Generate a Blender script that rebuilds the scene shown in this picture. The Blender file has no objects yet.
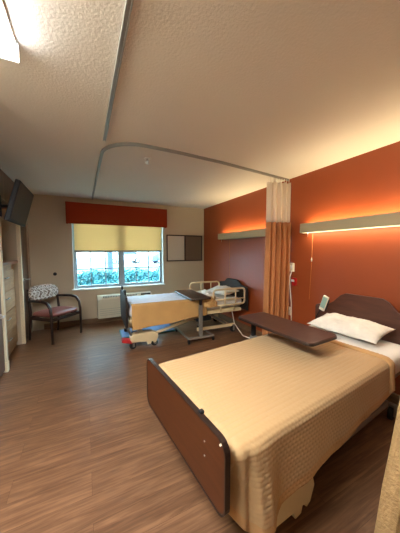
import bpy, bmesh, math, random
from mathutils import Vector, Matrix, noise
random.seed(7)
PI = math.pi
scene = bpy.context.scene
C = scene.collection

# ------------------------------------------------------------------ materials
def srgb(r, g, b):
    f = lambda c: (c/255/12.92) if c/255 <= .04045 else ((c/255+.055)/1.055)**2.4
    return (f(r), f(g), f(b), 1)

def mat(name, col, rough=.6, metal=0, var=.0, vscale=8, bump=0, bscale=60, spec=.5, coat=0, stretch=None, emit=None, estr=0, sheen=0, detail=4):
    m = bpy.data.materials.new(name); m.use_nodes = True
    nt = m.node_tree; b = nt.nodes['Principled BSDF']
    b.inputs['Base Color'].default_value = col
    b.inputs['Roughness'].default_value = rough
    b.inputs['Metallic'].default_value = metal
    b.inputs['Specular IOR Level'].default_value = spec
    b.inputs['Coat Weight'].default_value = coat
    b.inputs['Sheen Weight'].default_value = sheen
    tc = nt.nodes.new('ShaderNodeTexCoord'); mp = nt.nodes.new('ShaderNodeMapping')
    nt.links.new(tc.outputs['Object'], mp.inputs['Vector'])
    if stretch: mp.inputs['Scale'].default_value = stretch
    if var:
        n = nt.nodes.new('ShaderNodeTexNoise'); n.inputs['Scale'].default_value = vscale; n.inputs['Detail'].default_value = 5
        nt.links.new(mp.outputs[0], n.inputs['Vector'])
        r = nt.nodes.new('ShaderNodeValToRGB')
        r.color_ramp.elements[0].position = .3; r.color_ramp.elements[1].position = .7
        r.color_ramp.elements[0].color = tuple(c*(1-var) for c in col[:3])+(1,)
        r.color_ramp.elements[1].color = tuple(min(1, c*(1+var)) for c in col[:3])+(1,)
        nt.links.new(n.outputs['Fac'], r.inputs[0]); nt.links.new(r.outputs[0], b.inputs['Base Color'])
    if bump:
        n2 = nt.nodes.new('ShaderNodeTexNoise'); n2.inputs['Scale'].default_value = bscale; n2.inputs['Detail'].default_value = detail
        nt.links.new(mp.outputs[0], n2.inputs['Vector'])
        bp = nt.nodes.new('ShaderNodeBump'); bp.inputs['Strength'].default_value = bump; bp.inputs['Distance'].default_value = .01
        nt.links.new(n2.outputs['Fac'], bp.inputs['Height']); nt.links.new(bp.outputs[0], b.inputs['Normal'])
    if emit:
        b.inputs['Emission Color'].default_value = emit; b.inputs['Emission Strength'].default_value = estr
    return m

def floor_mat():
    m = bpy.data.materials.new('wood_plank_floor'); m.use_nodes = True
    nt = m.node_tree; b = nt.nodes['Principled BSDF']; L = nt.links.new
    tc = nt.nodes.new('ShaderNodeTexCoord')
    br = nt.nodes.new('ShaderNodeTexBrick')
    br.inputs['Scale'].default_value = 1; br.inputs['Brick Width'].default_value = 1.2; br.inputs['Row Height'].default_value = .16
    br.inputs['Mortar Size'].default_value = .0008; br.offset = .37; br.inputs['Bias'].default_value = 0
    br.inputs['Color1'].default_value = (.0, .0, .0, 1); br.inputs['Color2'].default_value = (1, 1, 1, 1); br.inputs['Mortar'].default_value = (.3, .3, .3, 1)
    L(tc.outputs['Object'], br.inputs['Vector'])
    mp = nt.nodes.new('ShaderNodeMapping'); mp.inputs['Scale'].default_value = (1.4, 20, 1)
    ad = nt.nodes.new('ShaderNodeVectorMath'); ad.operation = 'ADD'
    sc = nt.nodes.new('ShaderNodeVectorMath'); sc.operation = 'SCALE'; sc.inputs['Scale'].default_value = 3.7
    L(br.outputs['Color'], sc.inputs[0]); L(tc.outputs['Object'], ad.inputs[0]); L(sc.outputs[0], ad.inputs[1])
    L(ad.outputs[0], mp.inputs['Vector'])
    n = nt.nodes.new('ShaderNodeTexNoise'); n.inputs['Scale'].default_value = 2.2; n.inputs['Detail'].default_value = 8; n.inputs['Roughness'].default_value = .62; n.inputs['Distortion'].default_value = .7
    L(mp.outputs[0], n.inputs['Vector'])
    r = nt.nodes.new('ShaderNodeValToRGB'); e = r.color_ramp.elements
    e[0].position = .25; e[0].color = srgb(86, 57, 39); e[1].position = .78; e[1].color = srgb(158, 117, 84)
    k = r.color_ramp.elements.new(.5); k.color = srgb(119, 85, 60)
    L(n.outputs['Fac'], r.inputs[0])
    mx = nt.nodes.new('ShaderNodeMixRGB'); mx.blend_type = 'MULTIPLY'; mx.inputs[0].default_value = .35
    r2 = nt.nodes.new('ShaderNodeValToRGB'); r2.color_ramp.elements[0].color = (.62, .60, .58, 1); r2.color_ramp.elements[1].color = (1, 1, 1, 1)
    L(br.outputs['Color'], r2.inputs[0]); L(r.outputs[0], mx.inputs[1]); L(r2.outputs[0], mx.inputs[2])
    mo = nt.nodes.new('ShaderNodeMixRGB'); mo.inputs[2].default_value = srgb(76, 50, 34)
    L(br.outputs['Fac'], mo.inputs[0]); L(mx.outputs[0], mo.inputs[1]); L(mo.outputs[0], b.inputs['Base Color'])
    b.inputs['Roughness'].default_value = .31; b.inputs['Specular IOR Level'].default_value = .5
    bp = nt.nodes.new('ShaderNodeBump'); bp.inputs['Strength'].default_value = .12; bp.inputs['Distance'].default_value = .004
    L(n.outputs['Fac'], bp.inputs['Height']); L(bp.outputs[0], b.inputs['Normal'])
    return m

def wood_mat(name, c1, c2, rough=.4, stretch=(14, 1.2, 14), coat=0):
    m = bpy.data.materials.new(name); m.use_nodes = True
    nt = m.node_tree; b = nt.nodes['Principled BSDF']; L = nt.links.new
    tc = nt.nodes.new('ShaderNodeTexCoord'); mp = nt.nodes.new('ShaderNodeMapping'); mp.inputs['Scale'].default_value = stretch
    n = nt.nodes.new('ShaderNodeTexNoise'); n.inputs['Scale'].default_value = 2.5; n.inputs['Detail'].default_value = 7; n.inputs['Distortion'].default_value = .5
    r = nt.nodes.new('ShaderNodeValToRGB'); r.color_ramp.elements[0].position = .3; r.color_ramp.elements[1].position = .72
    r.color_ramp.elements[0].color = c1; r.color_ramp.elements[1].color = c2
    L(tc.outputs['Object'], mp.inputs[0]); L(mp.outputs[0], n.inputs[0]); L(n.outputs['Fac'], r.inputs[0]); L(r.outputs[0], b.inputs['Base Color'])
    b.inputs['Roughness'].default_value = rough; b.inputs['Coat Weight'].default_value = coat
    return m

def quilt_mat():
    m = bpy.data.materials.new('tan_quilted_cotton'); m.use_nodes = True
    nt = m.node_tree; b = nt.nodes['Principled BSDF']; L = nt.links.new
    uv = nt.nodes.new('ShaderNodeUVMap'); uv.uv_map = 'UVMap'
    n = nt.nodes.new('ShaderNodeTexNoise'); n.inputs['Scale'].default_value = 9
    L(uv.outputs[0], n.inputs[0])
    r = nt.nodes.new('ShaderNodeValToRGB'); r.color_ramp.elements[0].color = srgb(176, 143, 98); r.color_ramp.elements[1].color = srgb(192, 158, 112)
    L(n.outputs['Fac'], r.inputs[0]); L(r.outputs[0], b.inputs['Base Color'])
    # stitched pucker across the channels
    mp = nt.nodes.new('ShaderNodeMapping'); mp.inputs['Scale'].default_value = (44, 42, 1)
    L(uv.outputs[0], mp.inputs[0])
    v = nt.nodes.new('ShaderNodeTexVoronoi'); v.inputs['Scale'].default_value = 1; v.inputs['Randomness'].default_value = .55
    L(mp.outputs[0], v.inputs['Vector'])
    bp = nt.nodes.new('ShaderNodeBump'); bp.invert = True; bp.inputs['Strength'].default_value = .9; bp.inputs['Distance'].default_value = .012
    L(v.outputs['Distance'], bp.inputs['Height'])
    n3 = nt.nodes.new('ShaderNodeTexNoise'); n3.inputs['Scale'].default_value = 14; n3.inputs['Detail'].default_value = 3
    L(uv.outputs[0], n3.inputs[0])
    bp2 = nt.nodes.new('ShaderNodeBump'); bp2.inputs['Strength'].default_value = .3; bp2.inputs['Distance'].default_value = .02
    L(n3.outputs['Fac'], bp2.inputs['Height']); L(bp.outputs[0], bp2.inputs['Normal']); L(bp2.outputs[0], b.inputs['Normal'])
    b.inputs['Roughness'].default_value = .75; b.inputs['Sheen Weight'].default_value = .15; b.inputs['Specular IOR Level'].default_value = .25
    return m

def shade_mat():
    m = bpy.data.materials.new('yellow_shade_cloth'); m.use_nodes = True
    nt = m.node_tree; nt.nodes.clear(); L = nt.links.new
    o = nt.nodes.new('ShaderNodeOutputMaterial')
    d = nt.nodes.new('ShaderNodeBsdfDiffuse'); d.inputs[0].default_value = srgb(205, 182, 140)
    t = nt.nodes.new('ShaderNodeBsdfTranslucent'); t.inputs[0].default_value = srgb(222, 190, 152)
    tr = nt.nodes.new('ShaderNodeBsdfTransparent'); tr.inputs[0].default_value = srgb(235, 200, 110)
    a = nt.nodes.new('ShaderNodeMixShader'); a.inputs[0].default_value = .45
    c = nt.nodes.new('ShaderNodeMixShader'); c.inputs[0].default_value = .06
    L(d.outputs[0], a.inputs[1]); L(t.outputs[0], a.inputs[2]); L(a.outputs[0], c.inputs[1]); L(tr.outputs[0], c.inputs[2]); L(c.outputs[0], o.inputs[0])
    return m

def glass_mat():
    m = bpy.data.materials.new('window_glass'); m.use_nodes = True
    nt = m.node_tree; nt.nodes.clear(); L = nt.links.new
    o = nt.nodes.new('ShaderNodeOutputMaterial')
    g = nt.nodes.new('ShaderNodeBsdfGlossy'); g.inputs['Roughness'].default_value = .02
    t = nt.nodes.new('ShaderNodeBsdfTransparent'); t.inputs[0].default_value = (.86, .95, .98, 1)
    a = nt.nodes.new('ShaderNodeMixShader'); a.inputs[0].default_value = .05
    L(t.outputs[0], a.inputs[1]); L(g.outputs[0], a.inputs[2]); L(a.outputs[0], o.inputs[0])
    return m

def net_mat():
    m = bpy.data.materials.new('white_curtain_net'); m.use_nodes = True
    nt = m.node_tree; nt.nodes.clear(); L = nt.links.new
    o = nt.nodes.new('ShaderNodeOutputMaterial')
    d = nt.nodes.new('ShaderNodeBsdfDiffuse'); d.inputs[0].default_value = srgb(238, 228, 215)
    t = nt.nodes.new('ShaderNodeBsdfTranslucent'); t.inputs[0].default_value = srgb(238, 226, 210)
    tr = nt.nodes.new('ShaderNodeBsdfTransparent')
    a = nt.nodes.new('ShaderNodeMixShader'); a.inputs[0].default_value = .35
    c = nt.nodes.new('ShaderNodeMixShader'); c.inputs[0].default_value = .10
    L(d.outputs[0], a.inputs[1]); L(t.outputs[0], a.inputs[2]); L(a.outputs[0], c.inputs[1]); L(tr.outputs[0], c.inputs[2]); L(c.outputs[0], o.inputs[0])
    return m

def pattern_mat():
    m = bpy.data.materials.new('brown_white_swirl_fabric'); m.use_nodes = True
    nt = m.node_tree; b = nt.nodes['Principled BSDF']; L = nt.links.new
    tc = nt.nodes.new('ShaderNodeTexCoord')
    w = nt.nodes.new('ShaderNodeTexMagic'); w.turbulence_depth = 4; w.inputs['Scale'].default_value = 9; w.inputs['Distortion'].default_value = 2.6
    L(tc.outputs['Object'], w.inputs['Vector'])
    r = nt.nodes.new('ShaderNodeValToRGB'); r.color_ramp.interpolation = 'CONSTANT'
    r.color_ramp.elements[0].color = srgb(104, 82, 66); r.color_ramp.elements[1].color = srgb(214, 206, 194); r.color_ramp.elements[1].position = .5
    L(w.outputs['Fac'], r.inputs[0]); L(r.outputs[0], b.inputs['Base Color'])
    b.inputs['Roughness'].default_value = .8
    return m

def emis(name, col, s):
    m = bpy.data.materials.new(name); m.use_nodes = True
    nt = m.node_tree; nt.nodes.clear()
    o = nt.nodes.new('ShaderNodeOutputMaterial'); e = nt.nodes.new('ShaderNodeEmission')
    e.inputs[0].default_value = col; e.inputs[1].default_value = s
    nt.links.new(e.outputs[0], o.inputs[0]); return m

M = dict(
 floor=floor_mat(),
 ceil=mat('textured_ceiling_paint', srgb(222, 216, 206), .85, bump=.2, bscale=75, detail=2, spec=.2),
 beige=mat('beige_wall_paint', srgb(196, 182, 156), .6, bump=.1, bscale=90, spec=.35),
 orange=mat('burnt_orange_wall_paint', srgb(154, 73, 36), .42, bump=.12, bscale=110, spec=.45, var=.03, vscale=3),
 cream=mat('cream_trim_paint', srgb(238, 224, 190), .5),
 white=mat('white_vinyl', srgb(232, 230, 222), .4),
 brownlam=wood_mat('brown_door_laminate', srgb(96, 70, 50), srgb(128, 98, 72), .5, (10, 10, 1.0)),
 drawer=wood_mat('tan_drawer_laminate', srgb(176, 136, 92), srgb(200, 160, 112), .5, (2, 2, 12)),
 base=wood_mat('wood_baseboard', srgb(104, 76, 50), srgb(134, 102, 70), .5, (2, 2, 20)),
 metal=mat('brushed_nickel', (.62, .6, .56, 1), .3, 1),
 track=mat('anodised_aluminium', (.30, .29, .27, 1), .45, .35),
 black=mat('black_plastic', (.012, .012, .013, 1), .55, spec=.25),
 rubber=mat('black_rubber', (.012, .012, .012, 1), .7),
 screen=mat('dark_tv_screen', srgb(74, 64, 54), .6, spec=.2),
 valance=mat('rust_red_valance_fabric', srgb(150, 52, 20), .8, bump=.2, bscale=200, spec=.2),
 shade=shade_mat(), glass=glass_mat(), net=net_mat(),
 wframe=mat('grey_white_window_frame', srgb(150, 164, 172), .45),
 acp=mat('cream_appliance_plastic', srgb(200, 190, 166), .5),
 acg=mat('grey_grille', srgb(150, 148, 138), .5),
 dark=mat('espresso_stained_wood', srgb(46, 30, 24), .35),
 vinyl=mat('dusty_red_vinyl', srgb(142, 84, 76), .4, var=.06),
 pattern=pattern_mat(),
 boardframe=mat('dark_brown_board_frame', srgb(48, 28, 20), .5),
 whiteb=mat('whiteboard_face', srgb(205, 196, 178), .35),
 cork=mat('taupe_pinboard_fabric', srgb(108, 90, 74), .9, var=.1, vscale=60),
 fixt=mat('putty_painted_metal', srgb(176, 162, 128), .5),
 curtain=mat('copper_orange_curtain_fabric', srgb(190, 124, 72), .5, var=.08, vscale=12, sheen=.3, bump=.1, bscale=150, spec=.35),
 plate=mat('ivory_plastic', srgb(232, 222, 196), .45),
 red=mat('red_plastic', srgb(190, 20, 24), .4),
 cable=mat('white_cable', srgb(220, 210, 192), .5),
 string=mat('orange_pull_string', srgb(226, 140, 70), .7),
 foot=wood_mat('reddish_brown_footboard_laminate', srgb(68, 32, 9), srgb(80, 40, 14), .45, (14, 2, 14)),
 edge=mat('dark_edge_band', srgb(38, 24, 18), .4),
 head=wood_mat('walnut_headboard_laminate', srgb(72, 40, 28), srgb(94, 54, 38), .4, (14, 2, 14)),
 tabletop=wood_mat('dark_walnut_laminate', srgb(62, 42, 36), srgb(78, 54, 46), .3, (3, 14, 3)),
 steel=mat('powder_grey_steel', srgb(136, 132, 124), .4, .3),
 bedcream=mat('cream_bed_plastic', srgb(226, 206, 162), .45),
 greyfoot=mat('charcoal_bed_panel', srgb(50, 42, 36), .6, spec=.25),
 motor=mat('slate_blue_motor_housing', srgb(62, 78, 96), .5),
 quilt=quilt_mat(),
 hem=mat('tan_cotton_hem', srgb(190, 148, 98), .8, var=.05, bump=.2, bscale=120, sheen=.1, spec=.2),
 spread=mat('plain_tan_spread', srgb(206, 164, 104), .8, var=.05, vscale=6, bump=.35, bscale=14, spec=.2),
 sheet=mat('white_sheet', srgb(226, 222, 214), .8, bump=.4, bscale=14, spec=.2),
 blanket=mat('pale_blue_white_blanket', srgb(226, 232, 242), .75, bump=.6, bscale=13, spec=.25),
 pillow=mat('white_pillowcase', srgb(222, 216, 204), .8, bump=.9, bscale=13, var=.10, vscale=12, spec=.2),
 handset=mat('pale_green_membrane', srgb(150, 176, 160), .5),
 matblue=mat('blue_mat_vinyl', srgb(96, 132, 176), .35),
 teal=mat('teal_mat_edge', srgb(40, 120, 116), .4),
 redped=mat('red_pedal_rubber', srgb(196, 40, 44), .5),
 uphol=mat('tan_textured_upholstery', srgb(166, 134, 90), .75, var=.14, vscale=45, bump=.9, bscale=75, detail=3, spec=.25),
 leaf=mat('teal_green_leaf', srgb(62, 122, 130), .6, var=.3, vscale=5),
 bark=mat('grey_brown_bark', srgb(50, 66, 84), .9, bump=.6, bscale=20),
 street=mat('pale_asphalt', srgb(120, 126, 132), .9, var=.05, vscale=2),
 walk=mat('white_concrete', srgb(200, 200, 200), .9),
 grass=mat('lawn_green', srgb(60, 100, 90), .9, var=.2, vscale=8),
 carw=mat('white_car_paint', srgb(225, 230, 235), .3, coat=.5),
 carb=mat('blue_grey_car_paint', srgb(50, 80, 115), .3, coat=.5),
 carglass=mat('dark_car_glass', (.02, .03, .04, 1), .1),
 stucco=mat('pale_stucco', srgb(225, 226, 220), .9),
 roof=mat('grey_roof', srgb(120, 130, 135), .9),
 upglow=emis('warm_up_tube', (1, .80, .48, 1), 11),
 upglow2=emis('warm_up_tube_far', (1, .80, .46, 1), 9),
 downglow=emis('warm_down_tube', (1, .86, .64, 1), 4.5),
 ceilglow=emis('ceiling_lamp_diffuser', (.96, .98, 1, 1), 15),
)

# ------------------------------------------------------------------ mesh helpers
class MB:
    def __init__(s): s.bm = bmesh.new()
    def box(s, c, d, rot=None, bev=0, seg=2, mi=0):
        g = bmesh.ops.create_cube(s.bm, size=1)
        vs = g['verts']
        for v in vs: v.co = Vector((v.co.x*d[0], v.co.y*d[1], v.co.z*d[2]))
        fs = list({f for v in vs for f in v.link_faces})
        if bev:
            es = list({e for v in vs for e in v.link_edges})
            r = bmesh.ops.bevel(s.bm, geom=es, offset=bev, segments=seg, affect='EDGES', profile=.5)
            vs = list({v for f in r['faces'] for v in f.verts} | {v for v in vs if v.is_valid})
            fs = list({f for v in vs for f in v.link_faces})
        R = rot.to_matrix() if hasattr(rot, 'to_matrix') else (rot or Matrix.Identity(3))
        for v in vs: v.co = R @ v.co + Vector(c)
        for f in fs: f.material_index = mi
        return s
    def tube(s, pts, r, n=8, mi=0, cap=True):
        pts = [Vector(p) for p in pts]; rings = []
        N = len(pts); prev = None
        for i, p in enumerate(pts):
            t = (pts[min(i+1, N-1)]-pts[max(i-1, 0)]).normalized()
            if prev is None:
                a = Vector((0, 0, 1)) if abs(t.z) < .9 else Vector((1, 0, 0))
                u = t.cross(a).normalized()
            else:
                u = (prev - t*prev.dot(t)).normalized()
            prev = u; w = t.cross(u)
            rr = r[i] if isinstance(r, (list, tuple)) else r
            rings.append([s.bm.verts.new(p+(u*math.cos(k*2*PI/n)+w*math.sin(k*2*PI/n))*rr) for k in range(n)])
        for a, b in zip(rings, rings[1:]):
            for k in range(n):
                f = s.bm.faces.new((a[k], a[(k+1) % n], b[(k+1) % n], b[k])); f.material_index = mi; f.smooth = True
        if cap:
            s.bm.faces.new(rings[0][::-1]).material_index = mi; s.bm.faces.new(rings[-1]).material_index = mi
        return s
    def cyl(s, a, b, r, n=20, mi=0): return s.tube([a, b], r, n, mi)
    def prism(s, pts, axis, a, b, bev=0, mi=0):
        """polygon (two in-plane coordinates) extruded along axis from a to b"""
        def mk(p, h):
            return {'x': (h, p[0], p[1]), 'y': (p[0], h, p[1]), 'z': (p[0], p[1], h)}[axis]
        v0 = [s.bm.verts.new(mk(p, a)) for p in pts]; v1 = [s.bm.verts.new(mk(p, b)) for p in pts]
        n = len(pts); fs = []
        fs.append(s.bm.faces.new(v0[::-1])); fs.append(s.bm.faces.new(v1))
        for k in range(n): fs.append(s.bm.faces.new((v0[k], v0[(k+1) % n], v1[(k+1) % n], v1[k])))
        bmesh.ops.recalc_face_normals(s.bm, faces=fs)
        if bev:
            es = list({e for f in fs[:2] for e in f.edges})
            bmesh.ops.bevel(s.bm, geom=es, offset=bev, segments=2, affect='EDGES', profile=.5)
        return s
    def grid(s, fn, nu, nv, uvf=None, mi=None, smooth=True):
        V = [[s.bm.verts.new(fn(i/(nu-1), j/(nv-1))) for j in range(nv)] for i in range(nu)]
        lay = s.bm.loops.layers.uv.verify() if uvf else None
        for i in range(nu-1):
            for j in range(nv-1):
                f = s.bm.faces.new((V[i][j], V[i+1][j], V[i+1][j+1], V[i][j+1])); f.smooth = smooth
                if mi: f.material_index = mi(i, j)
                if lay:
                    for l, (a, b) in zip(f.loops, ((i, j), (i+1, j), (i+1, j+1), (i, j+1))): l[lay].uv = uvf(a/(nu-1), b/(nv-1))
        return s
    def build(s, name, m, parent=None, smooth=None, solid=0, sub=0):
        bmesh.ops.recalc_face_normals(s.bm, faces=s.bm.faces) if not solid else None
        me = bpy.data.meshes.new(name); s.bm.to_mesh(me); s.bm.free()
        for x in (m if isinstance(m, (list, tuple)) else [m]): me.materials.append(M[x] if isinstance(x, str) else x)
        o = bpy.data.objects.new(name, me); C.objects.link(o)
        if parent: o.parent = parent
        if smooth:
            for p in me.polygons: p.use_smooth = True
        if solid:
            md = o.modifiers.new('thickness', 'SOLIDIFY'); md.thickness = solid; md.offset = 0
        if sub:
            md = o.modifiers.new('smooth', 'SUBSURF'); md.levels = sub; md.render_levels = sub
        return o

def rrect(x0, x1, z0, z1, r, n=5):
    P = []
    for cx, cz, a0 in ((x1-r, z1-r, 0), (x0+r, z1-r, PI/2), (x0+r, z0+r, PI), (x1-r, z0+r, 3*PI/2)):
        for k in range(n+1):
            a = a0+k*PI/2/n; P.append((cx+r*math.cos(a), cz+r*math.sin(a)))
    return P

def tag(o, label=None, cat=None, group=None, kind=None):
    for k, v in (('label', label), ('category', cat), ('group', group), ('kind', kind)):
        if v: o[k] = v
    return o
def thing(name, loc, rz, label, cat, group=None):
    o = bpy.data.objects.new(name, None); C.objects.link(o); o.empty_display_size = .1
    o.location = loc; o.rotation_euler = (0, 0, rz)
    return tag(o, label, cat, group)
def struct(o): return tag(o, kind='structure')
def E3(x=0, y=0, z=0):
    from mathutils import Euler
    return Euler((x, y, z))

# ------------------------------------------------------------------ room shell
H, D, W, XL, YF = 2.44, 5.05, 2.6, -.87, -2.2
struct(MB().box((.6, 1.4, -.05), (4.6, 7.7, .1)).build('floor', 'floor'))
struct(MB().box((.6, 1.4, H+.05), (4.6, 7.7, .1)).build('ceiling', 'ceil'))
wx0, wx1, wz0, wz1 = -.20, 1.58, .69, 2.12
b = MB()
b.box(((-1.6+wx0)/2, D+.08, H/2), (wx0+1.6, .16, H)); b.box(((wx1+2.8)/2, D+.08, H/2), (2.8-wx1, .16, H))
b.box(((wx0+wx1)/2, D+.08, wz0/2), (wx1-wx0, .16, wz0)); b.box(((wx0+wx1)/2, D+.08, (wz1+H)/2), (wx1-wx0, .16, H-wz1))
struct(b.build('wall_back', 'beige'))
struct(MB().box((W+.08, (YF+D)/2, H/2), (.16, D-YF, H)).build('wall_right', 'orange'))
struct(MB().box((.6, YF-.08, H/2), (4.4, .16, H)).build('wall_front', 'beige'))
b = MB()   # left wall with an alcove for the drawers
b.box((-1.5, 2.0, H/2), (.1, 7.8, H)); b.box((-1.16, 4.40, H/2), (.58, .03, H)); b.box((-1.16, 3.46, H/2), (.58, .03, H))
b.box((-.96, 5.0, H/2), (.18, .1, H)); b.box((-.96, 4.72, 2.25), (.18, .6, .38)); b.box((-1.16, -.2, H/2), (.58, 3.9, H))
struct(b.build('wall_left', 'beige'))
struct(MB().box((.95, D-.008, .05), (3.3, .016, .1), bev=.004).build('baseboard_back', 'base'))
struct(MB().box((W-.008, 1.5, .05), (.016, 7.0, .1), bev=.004).build('baseboard_right', 'base'))
b = MB(); b.box((-.885, 3.465, 1.02), (.05, .06, 2.04), bev=.004); b.box((-.888, 3.465, .06), (.064, .07, .12), bev=.004)
struct(b.build('trim_1', 'cream'))
struct(MB().box((-.885, 4.415, 1.02), (.05, .06, 2.04), bev=.004).build('trim_2', 'cream'))

# door in the far left corner
dr = MB().box((-.90, 4.70, 1.015), (.045, .49, 2.03), bev=.003).build('door_1', 'brownlam'); struct(dr)
hd = MB().cyl((-.877, 4.53, .99), (-.868, 4.53, .99), .026); hd.cyl((-.87, 4.53, .99), (-.81, 4.53, .99), .011); hd.tube([(-.81, 4.52, .99), (-.806, 4.58, .99), (-.81, 4.66, .988)], .012)
tag(hd.build('door_handle', 'metal', dr), 'nickel lever handle')

# wardrobe door left of the alcove + cupboard above
t = thing('wardrobe', (-1.0, 2.7, 0), 0, 'brown wood-grain wardrobe at the left edge with a metal pull', 'wardrobe')
MB().box((-.03, 0, 1.01), (.26, 1.44, 2.02)).build('carcass', 'brownlam', t)
d_ = MB().box((.112, .36, 1.02), (.022, .70, 1.96), bev=.003).build('door', 'brownlam', t)
h_ = MB(); h_.box((.128, .645, .70), (.012, .05, .05), bev=.003); h_.cyl((.13, .645, .70), (.165, .645, .70), .008); h_.tube([(.165, .65, .70), (.166, .60, .70), (.164, .54, .70)], .008)
h_.build('handle', 'metal', d_)
MB().box((.112, -.36, 1.02), (.022, .70, 1.96), bev=.003).build('door', 'brownlam', t)
t = thing('overhead_cupboard', (-1.0, 3.2, 2.05), 0, 'brown overhead cupboard panel below the ceiling, behind the television', 'cupboard')
MB().box((-.03, 0, .195), (.30, 2.46, .385)).build('carcass', 'brownlam', t)
MB().box((.125, .62, .195), (.012, 1.18, .36), bev=.003).build('door', 'brownlam', t)
MB().box((.125, -.62, .195), (.012, 1.18, .36), bev=.003).build('door', 'brownlam', t)

t = thing('chest_of_drawers', (-1.17, 3.93, 0), 0, 'tan built-in chest of drawers in the alcove beside the brown door', 'drawers')
MB().box((-.02, 0, .63), (.44, .88, 1.26)).build('body', 'drawer', t)
MB().box((0, 0, 1.28), (.54, .90, .04), bev=.006).build('countertop', wood_mat('medium_oak_top', srgb(140, 92, 50), srgb(164, 112, 64), .4), t)
MB().box((-.255, 0, 1.35), (.02, .88, .10)).build('backsplash', 'base', t)
for z in (.14, .42, .70, .98):
    w = MB().box((.212, 0, z+.06), (.02, .85, .265), bev=.004).build('drawer', 'drawer', t)
    MB().tube([(.222, -.06, z+.1), (.245, -.055, z+.1), (.245, .055, z+.1), (.222, .06, z+.1)], .005).build('handle', 'metal', w)

# ------------------------------------------------------------------ window
yw = D+.075
b = MB()
for x in (wx0+.02, wx1-.02): b.box((x, yw, (wz0+wz1)/2), (.04, .07, wz1-wz0), bev=.004)
for z in (wz0+.02, wz1-.02): b.box(((wx0+wx1)/2, yw, z), (wx1-wx0-.08, .07, .04))
b.box((.69, yw, (wz0+wz1)/2), (.06, .07, wz1-wz0-.08), bev=.004)
win = b.build('window_1', 'wframe'); struct(win)
for x0, x1 in ((wx0+.04, .66), (.72, wx1-.04)):
    b = MB(); 
    for x in (x0+.015, x1-.015): b.box((x, yw, (wz0+wz1)/2), (.03, .045, wz1-wz0-.08))
    for z in (wz0+.055, wz1-.055): b.box(((x0+x1)/2, yw, z), (x1-x0-.06, .045, .03))
    for k in (1, 2): b.box((x0+(x1-x0)*k/3, yw+.006, (wz0+wz1)/2), (.022, .014, wz1-wz0-.1))
    for k in (1, 2, 3): b.box(((x0+x1)/2, yw+.006, wz0+.04+(wz1-wz0-.08)*k/4+.015), (x1-x0-.04, .014, .020))
    s_ = b.build('window_sash', 'wframe', win)
    MB().box(((x0+x1)/2, yw+.01, (wz0+wz1)/2), (x1-x0, .004, wz1-wz0-.08)).build('glass_pane', 'glass', win)
MB().box(((wx0+wx1)/2, D+.02, wz0+.004), (wx1-wx0+.06, .12, .025), bev=.005).build('window_sill', 'white', win)
b = MB()
for x in (wx0+.006, wx1-.006): b.box((x, D+.02, (wz0+wz1)/2+.008), (.012, .10, wz1-wz0-.02))
tag(b.build('window_jamb', 'white', win), 'white painted reveal')

t = thing('roller_shade', (.69, D+.0, 1.43), 0, 'yellow-beige roller shade pulled halfway down over the window', 'shade')
MB().box((0, 0, .32), (1.70, .0025, .62)).build('shade_cloth', 'shade', t)
MB().box((0, 0, .005), (1.71, .02, .035), bev=.006).build('bottom_rail', 'acg', t)
MB().cyl((-.84, -.01, .645), (.84, -.01, .645), .022).build('roller', 'white', t)
t = thing('valance', (.68, D, 1.95), 0, 'rust-red padded box valance above the window', 'valance')
MB().box((0, -.105, .19), (1.92, .03, .39), bev=.008).build('face_board', 'valance', t)
for s in (-1, 1): MB().box((s*.945, -.045, .19), (.03, .09, .39), bev=.006).build('return', 'valance', t)
MB().box((0, -.045, .375), (1.86, .088, .02)).build('top_board', 'valance', t)

t = thing('notice_board', (2.10, D, 1.20), 0, 'framed half whiteboard half taupe pinboard on the back wall', 'notice board')
fx0, fx1, fz = -.445, .445, .60
b = MB()
for x in (fx0+.0125, fx1-.0125, 0): b.box((x, -.014, fz/2), (.025, .026, fz), bev=.003)
for z in (.0125, fz-.0125): b.box((0, -.014, z), (fx1-fx0-.05, .026, .025))
b.build('frame', 'boardframe', t)
MB().box((fx0/2, -.008, fz/2), (.415, .012, fz-.05)).build('whiteboard_panel', 'whiteb', t)
MB().box((fx1/2, -.008, fz/2), (.415, .012, fz-.05)).build('pinboard_panel', 'cork', t)

t = thing('air_conditioner', (.73, D, .13), 0, 'cream packaged wall air conditioner under the window', 'air conditioner')
MB().prism([(-.01, 0), (-.21, 0), (-.21, .36), (-.16, .435), (-.01, .435)], 'x', -.53, .53, bev=.012).build('body', 'acp', t)
b = MB()
for k in range(22): b.box((-.42+k*.03, -.187, .40), (.018, .075, .006), rot=E3(-.98, 0, 0))
b.build('air_grille', 'acg', t)
MB().box((.40, -.187, .40), (.2, .07, .006), rot=E3(-.98, 0, 0)).build('control_panel', 'black', t)
b = MB()
for z in (.06, .10, .14, .18): b.box((0, -.2105, z), (.98, .004, .006))
b.build('intake_slots', 'acg', t)
tag(MB().cyl((-.495, D, 1.014), (-.495, D-.012, 1.014), .03).cyl((-.495, D-.012, 1.014), (-.495, D-.05, 1.014), .014).build('wall_hook', 'black'), 'small dark knob hook on the beige wall left of the window', 'hook')

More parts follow.
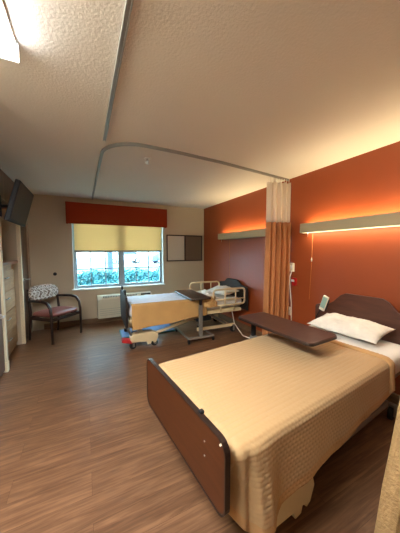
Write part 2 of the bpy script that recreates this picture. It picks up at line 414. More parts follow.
# ------------------------------------------------------------------ ceiling things
def track(name, pts, label):
    b = MB()
    for a, c in zip(pts, pts[1:]): pass
    # flat channel profile swept along the path
    P = [Vector(p) for p in pts]; N = len(P); rings = []
    prof = [(-.012, .0), (-.012, -.024), (-.006, -.024), (-.006, -.019), (.006, -.019), (.006, -.024), (.012, -.024), (.012, 0)]
    for i, p in enumerate(P):
        tn = (P[min(i+1, N-1)]-P[max(i-1, 0)]).normalized(); sd = Vector((-tn.y, tn.x, 0))
        rings.append([b.bm.verts.new(p+sd*a+Vector((0, 0, z))) for a, z in prof])
    n = len(prof)
    for r0, r1 in zip(rings, rings[1:]):
        for k in range(n): b.bm.faces.new((r0[k], r0[(k+1) % n], r1[(k+1) % n], r1[k]))
    b.bm.faces.new(rings[0]); b.bm.faces.new(rings[-1][::-1])
    return tag(b.build(name, 'track'), label, 'curtain track')
zc = H
track('curtain_track', [(.19, y, zc) for y in (-1.9, 0, 1.2, 2.30)], 'straight aluminium curtain track running overhead towards the camera')
pts = [(.17, D-.02, zc), (.18, 3.6, zc), (.19, 2.62, zc)]
for k in range(1, 9):
    a = k/8*PI/2; pts.append((.19+.36*(1-math.cos(a)), 2.62-.36*math.sin(a), zc))
pts += [(.9, 2.265, zc), (1.4, 2.30, zc), (2.0, 2.375, zc), (W-.01, 2.45, zc)]
track('curtain_track', pts, 'curved aluminium curtain track turning from window wall to the orange wall')

t = thing('sprinkler', (.64, 2.58, H), 0, 'small fire sprinkler head hanging from the ceiling', 'sprinkler')
MB().cyl((0, 0, 0), (0, 0, -.008), .036).build('escutcheon', 'white', t)
b = MB(); b.cyl((0, 0, -.008), (0, 0, -.03), .011)
b.tube([(.011, 0, -.02), (.018, 0, -.04), (.004, 0, -.058)], .003); b.tube([(-.011, 0, -.02), (-.018, 0, -.04), (-.004, 0, -.058)], .003)
b.build('body', 'metal', t)
MB().cyl((0, 0, -.058), (0, 0, -.061), .022).build('deflector', 'metal', t)

t = thing('ceiling_light', (-.55, .865, H), 0, 'white surface-mounted ceiling light at the top left', 'light')
b = MB(); b.box((0, 0, -.008), (.58, 1.18, .016)); b.box((0, .586, -.05), (.60, .012, .09), bev=.003); b.box((0, -.586, -.05), (.60, .012, .09), bev=.003)
b.build('housing', 'white', t)
MB().box((0, 0, -.030), (.56, 1.155, .026), bev=.008).build('diffuser', 'ceilglow', t)

# ------------------------------------------------------------------ lights on the orange wall
def wall_light(y0, y1, label, down, up):
    t = thing('wall_light', (W, (y0+y1)/2, 1.67), 0, label, 'light', 'long wall lights above the beds')
    L = y1-y0
    b = MB()
    b.box((-.125, 0, .058), (.012, L, .116), bev=.003); b.box((-.006, 0, .055), (.012, L, .11))
    b.box((-.065, L/2-.006, .055), (.118, .012, .11)); b.box((-.065, -L/2+.006, .055), (.118, .012, .11))
    b.box((-.065, 0, .05), (.108, L-.03, .012))
    b.build('housing', 'fixt', t)
    MB().box((-.065, 0, .078), (.05, L-.06, .02), bev=.004).build('up_tube', up, t)
    MB().box((-.065, 0, .018), (.106, L-.03, .012), bev=.003).build('lens', 'downglow' if down else 'white', t)
    MB().tube([(-.105, L/2-.10, .012), (-.105, L/2-.10, -.05)], .003).build('pull_chain', 'metal', t)
    return t
wall_light(.35, 2.13, 'long putty wall light glowing above the nearer bed', True, 'upglow')
wall_light(2.52, 4.17, 'long putty wall light glowing above the far bed', False, 'upglow2')
b = MB(); b.tube([(2.575, 2.02, 1.66), (2.582, 2.03, 1.3), (2.585, 2.05, .82)], .0022, 6)
t = tag(b.build('pull_cord', 'string'), 'thin orange pull cord hanging below the nearer wall light', 'cord')
MB().tube([(2.581, 2.03, 1.36), (2.581, 2.03, 1.33), (2.581, 2.03, 1.31)], [.003, .008, .005]).build('cord_toggle', 'plate', t)
tag(MB().tube([(2.575, 3.9, 1.66), (2.588, 3.91, 1.3), (2.588, 3.91, .95)], .0022, 6).build('pull_cord', 'string'), 'faint pull cord hanging below the far wall light', 'cord')

# nurse-call plate, red plug, outlet
t = thing('call_station', (W, 2.345, 1.16), 0, 'ivory nurse call station on the orange wall beside the curtain', 'call station')
MB().box((-.014, 0, .055), (.028, .075, .12), bev=.006).build('plate', 'plate', t)
MB().box((-.03, 0, .06), (.008, .04, .04), bev=.003).build('button_panel', 'white', t)
MB().tube([(x-W, y-2.37, z-1.16) for x, y, z in ((2.575, 2.36, 1.17), (2.55, 2.37, 1.08), (2.545, 2.365, 1.0), (2.555, 2.362, .9), (2.572, 2.35, .7), (2.574, 2.345, .45), (2.576, 2.33, .2), (2.57, 2.36, .02))], .007).build('call_cord', 'cable', t)
t = thing('call_plug', (W, 2.29, .965), 0, 'red call-bell box below the ivory nurse call station', 'plug')
MB().box((-.02, 0, .055), (.04, .06, .11), bev=.01).build('body', 'red', t)
MB().box((-.042, .01, .07), (.008, .05, .03), bev=.003).build('switch', 'white', t)
t = thing('wall_outlet', (W, 2.39, .53), 0, 'ivory electrical outlet low on the orange wall behind the curtain', 'outlet')
MB().box((-.006, 0, .06), (.012, .075, .12), bev=.004).build('plate', 'plate', t)
for z in (.035, .085): MB().box((-.013, 0, z), (.004, .034, .028), bev=.003).build('socket', 'white', t)

# ------------------------------------------------------------------ privacy curtain gathered at the wall
t = thing('privacy_curtain', (2.235, 2.43, 0), 0, 'copper privacy curtain with white net top gathered against the orange wall', 'curtain')
def cur(z0, z1, amp, seed, x1=.335, flare=0):
    rnd = random.Random(seed); ph = [rnd.uniform(0, 6.28) for _ in range(4)]
    def f(u, v):
        z = z0+(z1-z0)*v
        g = (1-v)*flare
        x = -.005 - g*.12 + u*(x1+g*.12)
        y = .02-.075*u + amp*(2*abs(math.sin(u*PI*5.0+ph[0]))**.8-1+.25*math.sin(u*2*PI*9+ph[1]))*(.8+.35*g) + .02*math.sin(u*4+ph[2])
        x += .012*math.sin(u*2*PI*4.5+ph[0]+1.3)
        return (x, y, z)
    return MB().grid(f, 150, 14)
cur(.20, 1.83, .042, 3, flare=.2).build('curtain_panel', 'curtain', t, solid=.004)
cur(1.83, 2.36, .036, 3, x1=.325).build('net_header', 'net', t, solid=.001)
b = MB()
for k in range(9):
    x = .01+k*.036; y = .02-.075*k/9
    b.tube([(x, y, 2.345), (x, y+.004, 2.38), (x, y, 2.413)], .004, 6)
b.build('hooks', 'white', t)

# ------------------------------------------------------------------ television
t = thing('television', (-.635, 3.35, 1.96), 0, 'flat-screen television tilted on a wall arm at upper left', 'television')
tilt = math.atan2(.11, .40)
Rt = Matrix.Rotation(tilt, 3, 'Y')
b = MB(); b.box((0, 0, 0), (.045, .72, .43), rot=Rt, bev=.008); b.build('case', 'black', t)
b = MB(); b.box(Rt @ Vector((.0235, 0, .006)), (.004, .685, .385), rot=Rt); b.build('screen', 'screen', t)
b = MB(); b.box(Rt @ Vector((-.035, 0, 0)), (.03, .3, .2), rot=Rt, bev=.006)
b.tube([(-.05, .02, 0), (-.12, .10, .0), (-.205, .115, .0)], .018); b.box((-.212, .115, 0), (.014, .05, .24), bev=.003)
b.build('wall_bracket', 'black', t)

# ------------------------------------------------------------------ visitor chair
t = thing('visitor_chair', (-.46, 4.53, 0), math.radians(45), 'dark wood visitor armchair with red vinyl seat and swirl-patterned back', 'chair')
# local: faces -y
for s in (-1, 1):
    MB().tube([(s*.275, -.245, 0), (s*.275, -.25, .25), (s*.275, -.245, .45), (s*.275, -.225, .56), (s*.275, -.16, .635), (s*.275, -.05, .655), (s*.275, .1, .65), (s*.272, .23, .64)], [.017, .019, .021, .021, .021, .021, .02, .018], 10).build('front_leg_and_arm', 'dark', t)
    MB().tube([(s*.255, .27, 0), (s*.255, .235, .3), (s*.255, .225, .45), (s*.25, .25, .65), (s*.24, .285, .82)], [.016, .02, .021, .02, .014], 10).build('rear_leg', 'dark', t)
b = MB()
b.box((0, -.235, .37), (.53, .025, .05), bev=.004); b.box((0, .225, .37), (.49, .025, .05), bev=.004)
for s in (-1, 1): b.box((s*.262, 0, .37), (.024, .46, .05), bev=.004)
b.build('seat_rail', 'dark', t)
def seatf(u, v):
    a = u*2*PI; e = .38
    c, s = math.cos(a), math.sin(a)
    x = .262*math.copysign(abs(c)**e, c); y = .26*math.copysign(abs(s)**e, s)
    ph = (v-.5)*PI; r = math.copysign(1, 1)*max(math.cos(ph), 0)**.35
    return (x*r, y*r-.01, .43+.045*math.sin(ph)+.012*(-y*r/.26))
MB().grid(seatf, 49, 15).build('seat', 'vinyl', t)
def backf(u, v):
    a = u*2*PI; c, s = math.cos(a), math.sin(a)
    ph = (v-.5)*PI; r = max(math.cos(ph), 0)**.4
    x = .265*math.copysign(abs(c)**.7, c)*r; z = .125*math.copysign(abs(s)**.75, s)*r
    return (x, .265+.028*math.sin(ph)+z*.22-.35*x*x, .745+z)
MB().grid(backf, 49, 13).build('backrest', 'pattern', t)

# ------------------------------------------------------------------ beds
def rounded_board(y0, y1, z0, z1, r, x0, x1): return MB().prism(rrect(y0, y1, z0, z1, r), 'x', x0, x1, bev=.004)
def caster(parent, x, y, r=.055):
    b = MB(); b.cyl((x, y-.014, r), (x, y+.014, r), r, 22)
    w = b.build('caster', 'rubber', parent)
    f = MB(); f.box((x+.012, y, r*2+.012), (.05, .05, .02), bev=.004); f.box((x+.01, y-.021, r+.02), (.03, .008, r*1.6)); f.box((x+.01, y+.021, r+.02), (.03, .008, r*1.6))
    f.build('fork', 'steel', w)

def headboard_profile(hw, z0, z1, drop):
    # arched top with ogee shoulders
    P = [(-hw, z0), (hw, z0), (hw, z1-drop)]
    P += [(hw*.99, z1-drop+.02), (hw*.93, z1-drop+.035), (hw*.72, z1-drop+.045), (hw*.58, z1-drop*.52), (hw*.44, z1-drop*.14), (hw*.34, z1)]
    top = [(-y, z) for y, z in P[::-1][:7]]
    return P+top

# ---- nearer bed
B1 = (0.42, 1.135); R1 = math.radians(6)
bed = thing('hospital_bed', (B1[0], B1[1], 0), R1, 'nearer hospital bed with red-brown footboard and walnut headboard', 'bed')
fb = rounded_board(-.43, .43, .40, .715, .05, -.010, .010).build('footboard', 'foot', bed)
# edge band
out, inn = rrect(-.435, .435, .395, .72, .054), rrect(-.427, .427, .403, .712, .047)
b = MB(); n = len(out)
for xx in (-.016, .016): pass
rg = [[b.bm.verts.new((x, p[0], p[1])) for p in P] for x, P in ((-.0125, inn), (-.0125, out), (.0125, out), (.0125, inn))]
for i in range(4):
    A, Bq = rg[i], rg[(i+1) % 4]
    for k in range(n): b.bm.faces.new((A[k], A[(k+1) % n], Bq[(k+1) % n], Bq[k]))
tag(b.build('edge_band', 'edge', fb), 'dark edge band')
for z in (.63, .565): MB().cyl((-.010, -.29, z), (-.013, -.29, z), .004).build('screw', 'steel', fb)
b = MB(); b.box((.008, -.235, .724), (.022, .022, .014), bev=.004); b.build('latch', 'black', fb)
b = MB(); b.box((-.0115, -.405, .70), (.003, .008, .018), rot=E3(.7, 0, 0)); tag(b.build('sticker', 'plate', fb), 'worn pale corner mark')
hbx = 2.085
MB().prism(headboard_profile(.49, .36, .995, .20), 'x', hbx-.015, hbx+.015, bev=.004).build('headboard', 'head', bed)
b = MB()
for s in (-1, 1): b.box((1.12, s*.36, .43), (1.9, .035, .05), bev=.004)
for x in (.18, .55, 1.05, 1.55, 2.03): b.box((x, 0, .43), (.035, .68, .04))
b.box((.09, 0, .43), (.17, .3, .04))
b.box((1.08, 0, .455), (1.9, .74, .012))
b.build('deck_frame', 'steel', bed)
b = MB()
for s in (-1, 1): b.box((1.1, s*.30, .13), (1.55, .04, .05), bev=.004); 
for x in (.4, 1.78): b.box((x, 0, .13), (.05, .62, .05), bev=.004)
b.build('base_frame', 'steel', bed)
for s in (-1, 1):
    MB().tube([(.5, s*.26, .15), (1.0, s*.26, .42)], .02).build('lift_arm', 'bedcream', bed)
    MB().tube([(1.7, s*.26, .15), (1.2, s*.26, .42)], .02).build('lift_arm', 'bedcream', bed)
prof = [(.24, .10), (.24, .19), (.30, .225), (.56, .235), (.64, .20), (.655, .15), (.62, .07), (.585, .055), (.575, .08), (.55, .085), (.54, .05), (.49, .045), (.47, .09), (.35, .10)]
MB().prism(prof, 'y', -.40, -.30, bev=.01).build('base_cover', 'bedcream', bed)
MB().prism(prof, 'y', .30, .40, bev=.01).build('base_cover', 'bedcream', bed)
for x, y in ((.29, -.36), (.29, .36), (1.88, -.34), (1.88, .34)): caster(bed, x, y)

hw = .425
def mattress_mesh(x0, x1, z0, z1, hw):
    def f(u, v):
        a = u*2*PI; c, s = math.cos(a), math.sin(a); e = .12
        x = math.copysign(abs(c)**e, c); y = math.copysign(abs(s)**e, s)
        ph = (v-.5)*PI; r = max(math.cos(ph), 0)**.16
        return ((x0+x1)/2+x*r*(x1-x0)/2, y*r*hw, (z0+z1)/2+(z1-z0)/2*math.copysign(abs(math.sin(ph))**.55, math.sin(ph)))
    return MB().grid(f, 97, 25)
m1 = mattress_mesh(.05, 2.05, .464, .645, hw).build('mattress', 'sheet')
m1.location = (B1[0], B1[1], 0); m1.rotation_euler = (0, 0, R1)
tag(m1, 'mattress in a white fitted sheet on the nearer bed', 'mattress')

# quilt
QX0, QX1 = .022, 1.52
def sstep(a, b, x):
    t = max(0, min(1, (x-a)/(b-a))); return t*t*(3-2*t)
def quilt_pt(x, s, off=0.0):
    """x along the bed, s signed arc length from the bed centre (negative = near side)"""
    R = .045; flat = hw-R+.012
    side = -1 if s < 0 else 1; a = abs(s)
    zt = .652+off
    if a < flat: y, z, ny, nz = a, zt, 0, 1
    elif a < flat+R*PI/2:
        th = (a-flat)/R; y = flat+R*math.sin(th); z = zt-R+R*math.cos(th); ny, nz = math.sin(th), math.cos(th)
        y += off*ny
    else:
        d = a-flat-R*PI/2; t = d/.33
        y = flat+R+off+.018*t+.006*t*math.sin(x*17+side)+.0012*t*math.sin(x*41)
        z = zt-R-d; ny, nz = 1, 0
    # channels, running along the bed
    amp = .0045 if a < flat else .0040
    wl = .030 if a < flat else .021
    row = math.floor(s/wl)
    rid = abs(math.sin(PI*s/wl))**.4*amp*((.82 if a < flat else .5)+(.18 if a < flat else .5)*abs(math.sin(PI*x/.026+row*1.9+.8*noise.noise(Vector((x*9, row*.7, 1)))))**.5)
    y += rid*ny; z += rid*nz
    z += .004*noise.noise(Vector((x*4, s*4, 0)))*(nz)
    # foot corner on the near side: cloth turns in behind the footboard
    if a > flat:
        k = max(0, (.17-x)/.15); dd = min(1, (a-flat)/.2)
        y -= .085*k*k*dd
        y += .030*math.exp(-((x-.19)/.06)**2)*min(1, (a-flat)/.3)
        y += .012*dd*math.sin(x*95)*sstep(.22, .05, x)
    z -= .045*sstep(.09, .0, x)*nz
    return (x, side*y, z)
def near_len(x):
    zb = .325+.105*sstep(.2, 1.6, x)
    zb -= .045*math.exp(-((x-.185)/.075)**2)
    zb += .06*sstep(.12, .02, x)
    return .44-.045+.012+.045*PI/2+(.652-.045-zb)+.003*math.sin(x*19)
far_len = .44+.30
NU, NV = 380, 330
def qf(u, v):
    x = QX0+(QX1-QX0)*u; s = far_len-(far_len+near_len(x))*v
    return quilt_pt(x, s)
def quv(u, v):
    x = QX0+(QX1-QX0)*u; return (x, far_len-(far_len+near_len(x))*v)
qo = MB().grid(qf, NU, NV, uvf=quv, mi=lambda i, j: 1 if j > NV-13 else 0).build('quilt', ['quilt', 'hem'], solid=.008)
qo.location = (B1[0], B1[1], 0); qo.rotation_euler = (0, 0, R1)
tag(qo, 'tan channel-quilted coverlet spread over the nearer bed', 'quilt')
def foldf(u, v):
    x = 1.465+.075*u; bulge = .004+.014*math.sin(u*PI)**.6
    s = far_len-.02-(far_len-.02+near_len(1.5)-.012)*v
    p = quilt_pt(x, s, bulge); return p
fo = MB().grid(foldf, 12, 160).build('folded_edge', 'hem', qo, solid=.004)
tag(fo, 'plain tan turned-down border')

# pillow
def pillow_mb(L, Wd, T, seed):
    def f(u, v):
        sgn = 1 if v >= .5 else -1
        # two sheets
        return None
    b = MB(); n = 34
    for sg in (1, -1):
        def g(u, v):
            a, c = u*2-1, v*2-1
            ea = 1-.10*(1-abs(c)**2)*0; 
            pinch = 1-.07*(1-abs(a)**3)*0
            x = a*Wd/2*(1-.06*(1-c*c)*abs(a)**4); y = c*L/2*(1-.06*(1-a*a)*abs(c)**4)
            h = max(0, (1-abs(a)**2.4))**.7*max(0, (1-abs(c)**3.0))**.7
            nz_ = noise.noise(Vector((x*9+seed, y*9, sg)))*.026*h + noise.noise(Vector((x*22+seed, y*22, sg*3)))*.012*h
            return (x, y, sg*T/2*h*(1 if sg > 0 else .6)+nz_)
        b.grid(g, n, n)
    bmesh.ops.remove_doubles(b.bm, verts=b.bm.verts, dist=.0004)
    return b
p1 = pillow_mb(.63, .36, .14, 1).build('pillow', 'pillow')
p1.rotation_euler = (0, math.radians(-10), R1+math.radians(-2)); p1.location = (2.245, 1.345, .725)
tag(p1, 'plump white pillow against the walnut headboard', 'pillow')

# bed hand control clipped on the headboard
t = thing('bed_handset', (2.41, 1.735, .80), R1, 'pale green bed hand control hooked on the walnut headboard', 'hand control')
Rh = Matrix.Rotation(.36, 3, 'X') @ Matrix.Rotation(-.12, 3, 'Y')
MB().box(Rh @ Vector((0, 0, .06)), (.022, .064, .185), rot=Rh, bev=.008).build('case', 'plate', t)
MB().box(Rh @ Vector((-.0125, 0, .072)), (.003, .051, .135), rot=Rh).build('keypad', 'handset', t)
MB().box(Rh @ Vector((.022, 0, .05)), (.02, .07, .13), rot=Rh, bev=.006).build('clip', 'black', t)
MB().tube([Rh @ Vector((0, 0, -.02)), (-.005, .03, -.045), (-.005, .05, -.085), (-.005, .07, -.13)], .005).build('cord', 'black', t)

# ---- overbed tables
def overbed_table(loc, rz, h, L, Wd, label, base_w=.46, mast_low=None):
    t = thing('overbed_table', loc, rz, label, 'overbed table', None)
    # origin at mast foot; top reaches along -y (over the bed)
    tp = MB().prism(rrect(-Wd/2, Wd/2, -L, 0, .045, 6), 'z', h-.022, h, bev=.004).build('table_top', 'tabletop', t)
    MB().prism(rrect(-Wd/2-.003, Wd/2+.003, -L-.003, .003, .047, 6), 'z', h-.026, h-.008, bev=.003).build('edge_band', 'edge', tp)
    b = MB(); b.box((0, -.05, .33), (.06, .04, .52), bev=.006); b.build('column', 'steel', t)
    b = MB(); b.box((0, -.05, h-.16), (.045, .028, .26), bev=.004); b.box((0, -.2, h-.034), (.06, .34, .016), bev=.003); b.build('mast', 'black', t)
    b = MB(); b.box((0, -.05, .075), (base_w, .05, .03), bev=.006)
    for s in (-1, 1): b.box((s*(base_w/2-.02), -.36, .075), (.03, .60, .026), bev=.005)
    b.build('base', 'steel', t)
    for x, y in ((-base_w/2+.02, -.03), (base_w/2-.02, -.03), (-base_w/2+.02, -.63), (base_w/2-.02, -.63)): 
        b = MB(); b.cyl((x-.01, y, .03), (x+.01, y, .03), .03, 18); b.box((x, y, .06), (.012, .02, .02)); b.build('caster', 'rubber', t)
    return t
overbed_table((1.51, 1.89, 0), math.radians(4), .80, .80, .35, 'dark walnut overbed table spanning the tan quilt of the nearer bed')

# ---- far bed
B2 = (0.54, 3.83); R2 = math.radians(-2.5)
bed2 = thing('hospital_bed', (B2[0], B2[1], 0), R2, 'far hospital bed with cream side rails and charcoal end panels near the window', 'bed')
f2 = MB().prism([(-.43, .36), (-.34, .30), (.34, .30), (.43, .36), (.45, .62), (.40, .77), (.22, .80), (-.22, .80), (-.40, .77), (-.45, .62)], 'x', -.015, .015, bev=.006).build('footboard', 'greyfoot', bed2)
b = MB()
for s in (-1, 1): MB().tube([(-.0, s*.16, .79), (-.0, s*.17, .845), (0, s*.24, .85), (0, s*.26, .79)], .014).build('hand_grip', 'greyfoot', f2)
MB().tube([(.0, -.36, .36), (.05, -.37, .22), (.14, -.37, .10)], .014).build('panel_strut', 'steel', bed2)
MB().tube([(.0, .36, .36), (.05, .37, .22), (.14, .37, .10)], .014).build('panel_strut', 'steel', bed2)
MB().prism(headboard_profile(.50, .40, .90, .13), 'x', 2.0, 2.03, bev=.006).build('headboard', 'greyfoot', bed2)
b = MB()
for s in (-1, 1): b.box((.98, s*.41, .42), (1.9, .035, .05), bev=.004)
for x in (.06, .5, 1.0, 1.5, 1.9): b.box((x, 0, .42), (.035, .80, .04))
b.box((.98, 0, .445), (1.86, .82, .012))
b.build('deck_frame', 'bedcream', bed2)
b = MB()
for s in (-1, 1): b.box((1.5, s*.30, .12), (.72, .04, .05), bev=.004)
b.box((1.75, 0, .12), (.05, .62, .05), bev=.004)
b.build('base_frame', 'bedcream', bed2)
prof2 = [(x-.20, z) for x, z in prof]
MB().prism(prof2, 'y', -.42, -.30, bev=.012).build('base_cover', 'bedcream', bed2)
MB().prism(prof2, 'y', .30, .42, bev=.012).build('base_cover', 'bedcream', bed2)
MB().box((.24, 0, .14), (.06, .6, .06), bev=.006).build('crossbar', 'bedcream', bed2)
for s in (-1, 1):
    MB().tube([(.22, s*.34, .13), (1.16, s*.34, .36)], .024).build('lift_arm', 'bedcream', bed2)
    MB().tube([(1.7, s*.28, .15), (1.3, s*.28, .40)], .02).build('lift_arm', 'steel', bed2)
MB().box((1.35, .0, .26), (.30, .26, .14), bev=.02).build('motor', 'motor', bed2)
MB().tube([(.65, .05, .2), (1.25, .0, .3)], .03).build('actuator', 'motor', bed2)
for x, y in ((.08, -.37), (.40, -.37), (.08, .37), (1.82, -.33), (1.82, .33)): caster(bed2, x, y, .05)
MB().box((.0, -.36, .13), (.15, .12, .05), rot=E3(0, .25, 0), bev=.012).build('brake_pedal', 'redped', bed2)
bed2.children[-1]['label'] = 'red foot pedal'
def rail(y, x0, x1, z0, z1):
    b = MB(); r = .05
    path = [(x0, y, z0)]
    path += [(x0, y, z1-r), (x0+.015, y, z1-.015), (x0+r, y, z1), (x1-r, y, z1), (x1-.015, y, z1-.015), (x1, y, z1-r), (x1, y, z0+r), (x1-.015, y, z0+.015), (x1-r, y, z0), (x0, y, z0)]
    b.tube(path, .017, 10)
    for f in (.36, .7): b.tube([(x0+(x1-x0)*f, y, z0), (x0+(x1-x0)*f, y, z1)], .011)
    b.tube([(x0, y, (z0+z1)/2-.04), (x1, y, (z0+z1)/2-.04)], .011)
    b.tube([(x0+.15, y, z0), (x0+.15, y*.93, .42)], .012); b.tube([(x1-.2, y, z0), (x1-.2, y*.93, .42)], .012)
    return b
rail(-.465, 1.36, 1.97, .53, .80).build('side_rail', 'bedcream', bed2)
rail(.465, 1.32, 1.97, .53, .80).build('side_rail', 'bedcream', bed2)
def place2(o):
    o.location = (B2[0], B2[1], 0); o.rotation_euler = (0, 0, R2); return o
m2 = place2(mattress_mesh(.03, 1.98, .455, .62, .42).build('mattress', 'sheet'))
tag(m2, 'mattress in a white sheet on the far bed', 'mattress')
# thin pale blanket on top of the far mattress
def drape(x0, x1, ya, yb, zt, hwid, seed, zlow=None, wr=.008):
    def f(u, v):
        x = x0+(x1-x0)*u; s = ya+(yb-ya)*v
        a = abs(s); sd = -1 if s < 0 else 1; R = .04; fl = hwid-R
        if a < fl: y, z, nz = a, zt, 1
        elif a < fl+R*PI/2: th = (a-fl)/R; y = fl+R*math.sin(th); z = zt-R+R*math.cos(th); nz = math.cos(th)
        else:
            d = a-fl-R*PI/2; y = fl+R+.03*d+.03*d*math.sin(x*13+seed); z = zt-R-d; nz = 0
        w = noise.noise(Vector((x*6+seed, s*7, seed)))*wr+noise.noise(Vector((x*15, s*15+seed, seed)))*wr*.5
        y += abs(w)*(1-nz); z += abs(w)*nz
        return (x, sd*y, z)
    return MB().grid(f, 70, 60)
o = place2(drape(.05, 1.42, .40, -.47, .632, .432, 2, wr=.02).build('blanket', 'blanket', solid=.006))
tag(o, 'rumpled pale blue-white blanket on top of the far bed', 'blanket')
def sidef(u, v):
    x = .06+1.18*u
    y, z = 0, 0
    top = .605+.01*math.sin(x*9)
    low = .30+.085*x+.006*math.sin(x*8)
    if v < .12:
        k = v/.12; return (x, -.385-.07*k, .668-.010*k*k)
    k = (v-.12)/.88
    return (x, -.458-.012*k-.012*k*math.sin(x*12), .652+(low-.652)*k)
o = place2(MB().grid(sidef, 80, 40).build('bedspread', 'spread', solid=.008))
tag(o, 'plain tan bedspread draped down the near side of the far bed', 'bedspread')
def heap(u, v):
    a = u*2*PI; ph = v*PI/2
    n = 1+.28*noise.noise(Vector((math.cos(a)*2, math.sin(a)*2, ph*2.4)))
    return (1.31+.15*math.cos(a)*math.cos(ph)**.6*n, -.40+.12*math.sin(a)*math.cos(ph)**.6*n, .535+.14*math.sin(ph)*n)
o2 = MB().grid(heap, 40, 16).build('gathered_end', 'spread', o)
p2 = pillow_mb(.60, .34, .14, 5).build('pillow', 'pillow')
tag(p2, 'white pillow between the cream rails of the far bed', 'pillow')
p2.rotation_euler = (0, math.radians(-8), R2+.1); p2.location = (2.30, 3.70, .70)

def crump(u, v):
    x = 1.34+.22*u; y = -.30+.62*v
    e = (math.sin(u*PI)*math.sin(v*PI))**.4
    return (x, y, .628+e*(.05+.07*abs(noise.noise(Vector((x*8, y*8, 2))))+.03*noise.noise(Vector((x*20, y*20, 5)))))
o = place2(MB().grid(crump, 36, 60).build('folded_sheet', 'sheet'))
tag(o, 'crumpled white sheet bunched below the pillow of the far bed', 'sheet')
overbed_table((1.62, 3.205, 0), math.radians(178), .705, .88, .34, 'dark overbed table standing across the far bed')
tag(MB().tube([(2.30, 3.40, .42), (2.28, 3.28, .20), (2.33, 3.10, .03), (2.42, 2.92, .012), (2.50, 2.85, .012), (2.575, 2.86, .05), (2.582, 2.88, .3)], .008).build('power_cord', 'cable'), 'pale power cord looping from the far bed to the orange wall', 'cord')
t = thing('floor_mat', (.98, 4.12, 0), R2, 'blue floor mat lying under the far bed', 'mat')
MB().box((0, 0, .012), (.90, .40, .024), bev=.006).build('pad', 'matblue', t)
b = MB()
for s in (-1, 1): b.box((0, s*.205, .01), (.93, .014, .02), bev=.003); b.box((s*.458, 0, .01), (.014, .40, .02), bev=.003)
b.build('edging', 'teal', t)

# ------------------------------------------------------------------ upholstered chair at the right edge
t = thing('wing_chair', (1.55, .20, 0), 0, 'tan textured upholstered chair cropped by the right edge', 'chair')
side = [(-.40, .04), (-.395, .13), (-.345, .36), (-.285, .55), (-.235, .73), (-.19, .88), (-.14, .98), (0, 1.06), (.30, 1.12), (.40, 1.10), (.42, .6), (.40, .04)]
for s, nm in ((1, 'side_panel'), (-1, 'side_panel')):
    MB().prism(side, 'y', s*.30-.045, s*.30+.045, bev=.03).build(nm, 'uphol', t)
MB().box((-.05, 0, .36), (.60, .50, .20), bev=.05, seg=3).build('seat', 'uphol', t)
MB().box((.30, 0, .74), (.16, .50, .74), rot=E3(0, .14, 0), bev=.05, seg=3).build('backrest', 'uphol', t)
b = MB(); b.box((0, 0, .14), (.68, .52, .20), bev=.01); b.build('base', 'uphol', t)

# ------------------------------------------------------------------ outdoors
struct(MB().box((3, 13.2, -.16), (40, 16, .1)).build('ground', 'grass'))
struct(MB().box((3, 15, -.10), (40, 6, .1)).build('walkway', 'walk'))
struct(MB().box((3, 38, -.12), (90, 34, .1)).build('street', 'street'))
hg = thing('hedge', (1.2, 8.2, -.11), 0, 'leafy blue-green hedge outside below the window', 'hedge')
rnd = random.Random(11); b = MB()
for k in range(12000):
    x = rnd.uniform(-3.2, 3.6); top = .90+.10*noise.noise(Vector((x*1.7, 3, 0)))+.06*noise.noise(Vector((x*5, 1, 0)))
    y = rnd.uniform(-.4, .4); z = top*rnd.random()**.6
    if rnd.random() < .6: y = -.4+rnd.uniform(-.06, .06)
    p = Vector((x, y, z)); d = .05*rnd.uniform(.6, 1.4)
    n1 = Vector((rnd.uniform(-1, 1), rnd.uniform(-1, 1), rnd.uniform(-1, 1))).normalized(); n2 = n1.orthogonal().normalized()
    q = n1.cross(n2)
    vs = [b.bm.verts.new(p+n2*d), b.bm.verts.new(p+q*d*.5), b.bm.verts.new(p-n2*d), b.bm.verts.new(p-q*d*.5)]
    b.bm.faces.new(vs)
def core(u, v):
    x = -3.2+6.8*u; a = PI*v; t = .82+.10*noise.noise(Vector((x*1.7, 3, 0)))
    return (x, -.36*math.copysign(abs(math.cos(a))**.3, math.cos(a)), t*math.sin(a)**.4+.04*noise.noise(Vector((x*6, v*6, 0))))
b.grid(core, 120, 16)
b.build('foliage', 'leaf', hg, solid=0)

tr = thing('tree', (1.15, 12.6, -.06), 0, 'tree with a straight grey trunk outside the left window pane', 'tree')
MB().tube([(0, 0, 0), (.02, 0, .3), (0, .02, 1.6), (.05, 0, 3.4), (.1, 0, 4.5)], [.2, .15, .13, .11, .07], 12).build('trunk', 'bark', tr)
b = MB()
for k in range(2500):
    v = Vector((rnd.gauss(0, 1), rnd.gauss(0, 1), rnd.gauss(0, 1))).normalized()*rnd.random()**.35
    p = Vector((.1+v.x*2.1, v.y*2.1, 4.6+v.z*1.5)); d = .14*rnd.uniform(.6, 1.4)
    n1 = Vector((rnd.uniform(-1, 1), rnd.uniform(-1, 1), rnd.uniform(-1, 1))).normalized(); n2 = n1.orthogonal().normalized(); q = n1.cross(n2)
    b.bm.faces.new([b.bm.verts.new(p+n2*d), b.bm.verts.new(p+q*d*.6), b.bm.verts.new(p-n2*d), b.bm.verts.new(p-q*d*.6)])
b.build('foliage', 'leaf', tr)

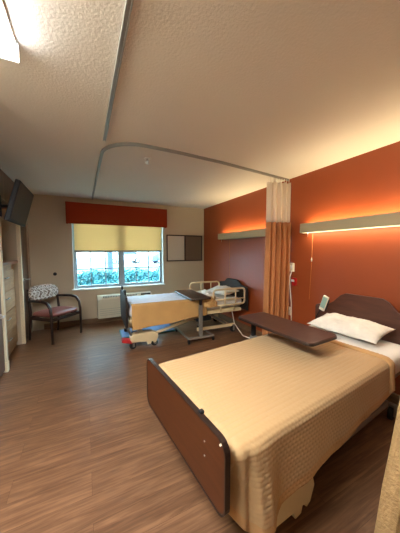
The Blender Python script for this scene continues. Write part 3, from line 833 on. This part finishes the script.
def car(loc, rz, paint, label):
    t = thing('car', loc, rz, label, 'car')
    prof = [(-2.1, .35), (-2.15, .7), (-2.0, .95), (-1.3, 1.02), (-.8, 1.5), (.9, 1.55), (1.75, 1.05), (2.1, .9), (2.15, .4), (2.0, .28), (-1.9, .28)]
    MB().prism(prof, 'y', -.85, .85, bev=.08).build('body', paint, t)
    gl = [(-1.15, 1.05), (-.75, 1.43), (.85, 1.47), (1.45, 1.07)]
    for s in (-1, 1): MB().prism(gl, 'y', s*.845, s*.865).build('side_glass', 'carglass', t)
    for x in (-1.3, 1.3):
        for s in (-1, 1):
            w = MB().cyl((x, s*.72, .32), (x, s*.9, .32), .32, 24).build('wheel', 'rubber', t)
            MB().cyl((x, s*.895, .32), (x, s*.91, .32), .18, 18).build('hubcap', 'metal', w)
    return t
car((4.3, 29, -.07), .05, 'carw', 'white car parked outside, seen through the left window pane')
car((9.0, 27, -.07), math.pi+.05, 'carb', 'blue-grey car parked outside, seen through the right window pane')
t = thing('building', (14, 52, -.07), 0, 'pale building across the street outside the window', 'building')
b = MB(); b.box((0, 0, 2.2), (46, 6, 4.4)); b.build('walls', 'stucco', t)
MB().prism([(-3.6, 4.4), (3.6, 4.4), (0, 6.4)], 'x', -23.5, 23.5).build('roof', 'roof', t)
for k in range(8): MB().box((-20+k*5.6, -3.02, 2.0), (1.6, .06, 1.4)).build('window', 'carglass', t)

# ------------------------------------------------------------------ light, world, camera
wd = bpy.data.worlds.new('world'); scene.world = wd; wd.use_nodes = True
nt = wd.node_tree; bg = nt.nodes['Background']
bg.inputs[0].default_value = (.62, .86, 1.0, 1); bg.inputs[1].default_value = 6.5
sl = bpy.data.lights.new('sun', 'SUN'); sl.energy = 2.5; sl.angle = math.radians(1); sl.color = (1, .97, .92)
so = bpy.data.objects.new('sun', sl); C.objects.link(so); so.rotation_euler = Vector((.25, .55, -.8)).to_track_quat('-Z', 'Y').to_euler()

cam = bpy.data.cameras.new('camera'); co = bpy.data.objects.new('camera', cam); C.objects.link(co)
cam.sensor_fit = 'HORIZONTAL'; cam.sensor_width = 36; cam.lens = 36*234/400; cam.clip_start = .02; cam.clip_end = 300
co.location = (0, 0, 1.45); co.rotation_euler = (math.radians(90-3.95), 0, math.radians(-26.3))
scene.camera = co
vs = scene.view_settings
vs.view_transform = 'Standard'; vs.look = 'None'; vs.exposure = 1.88; vs.gamma = 1; vs.use_curve_mapping = False
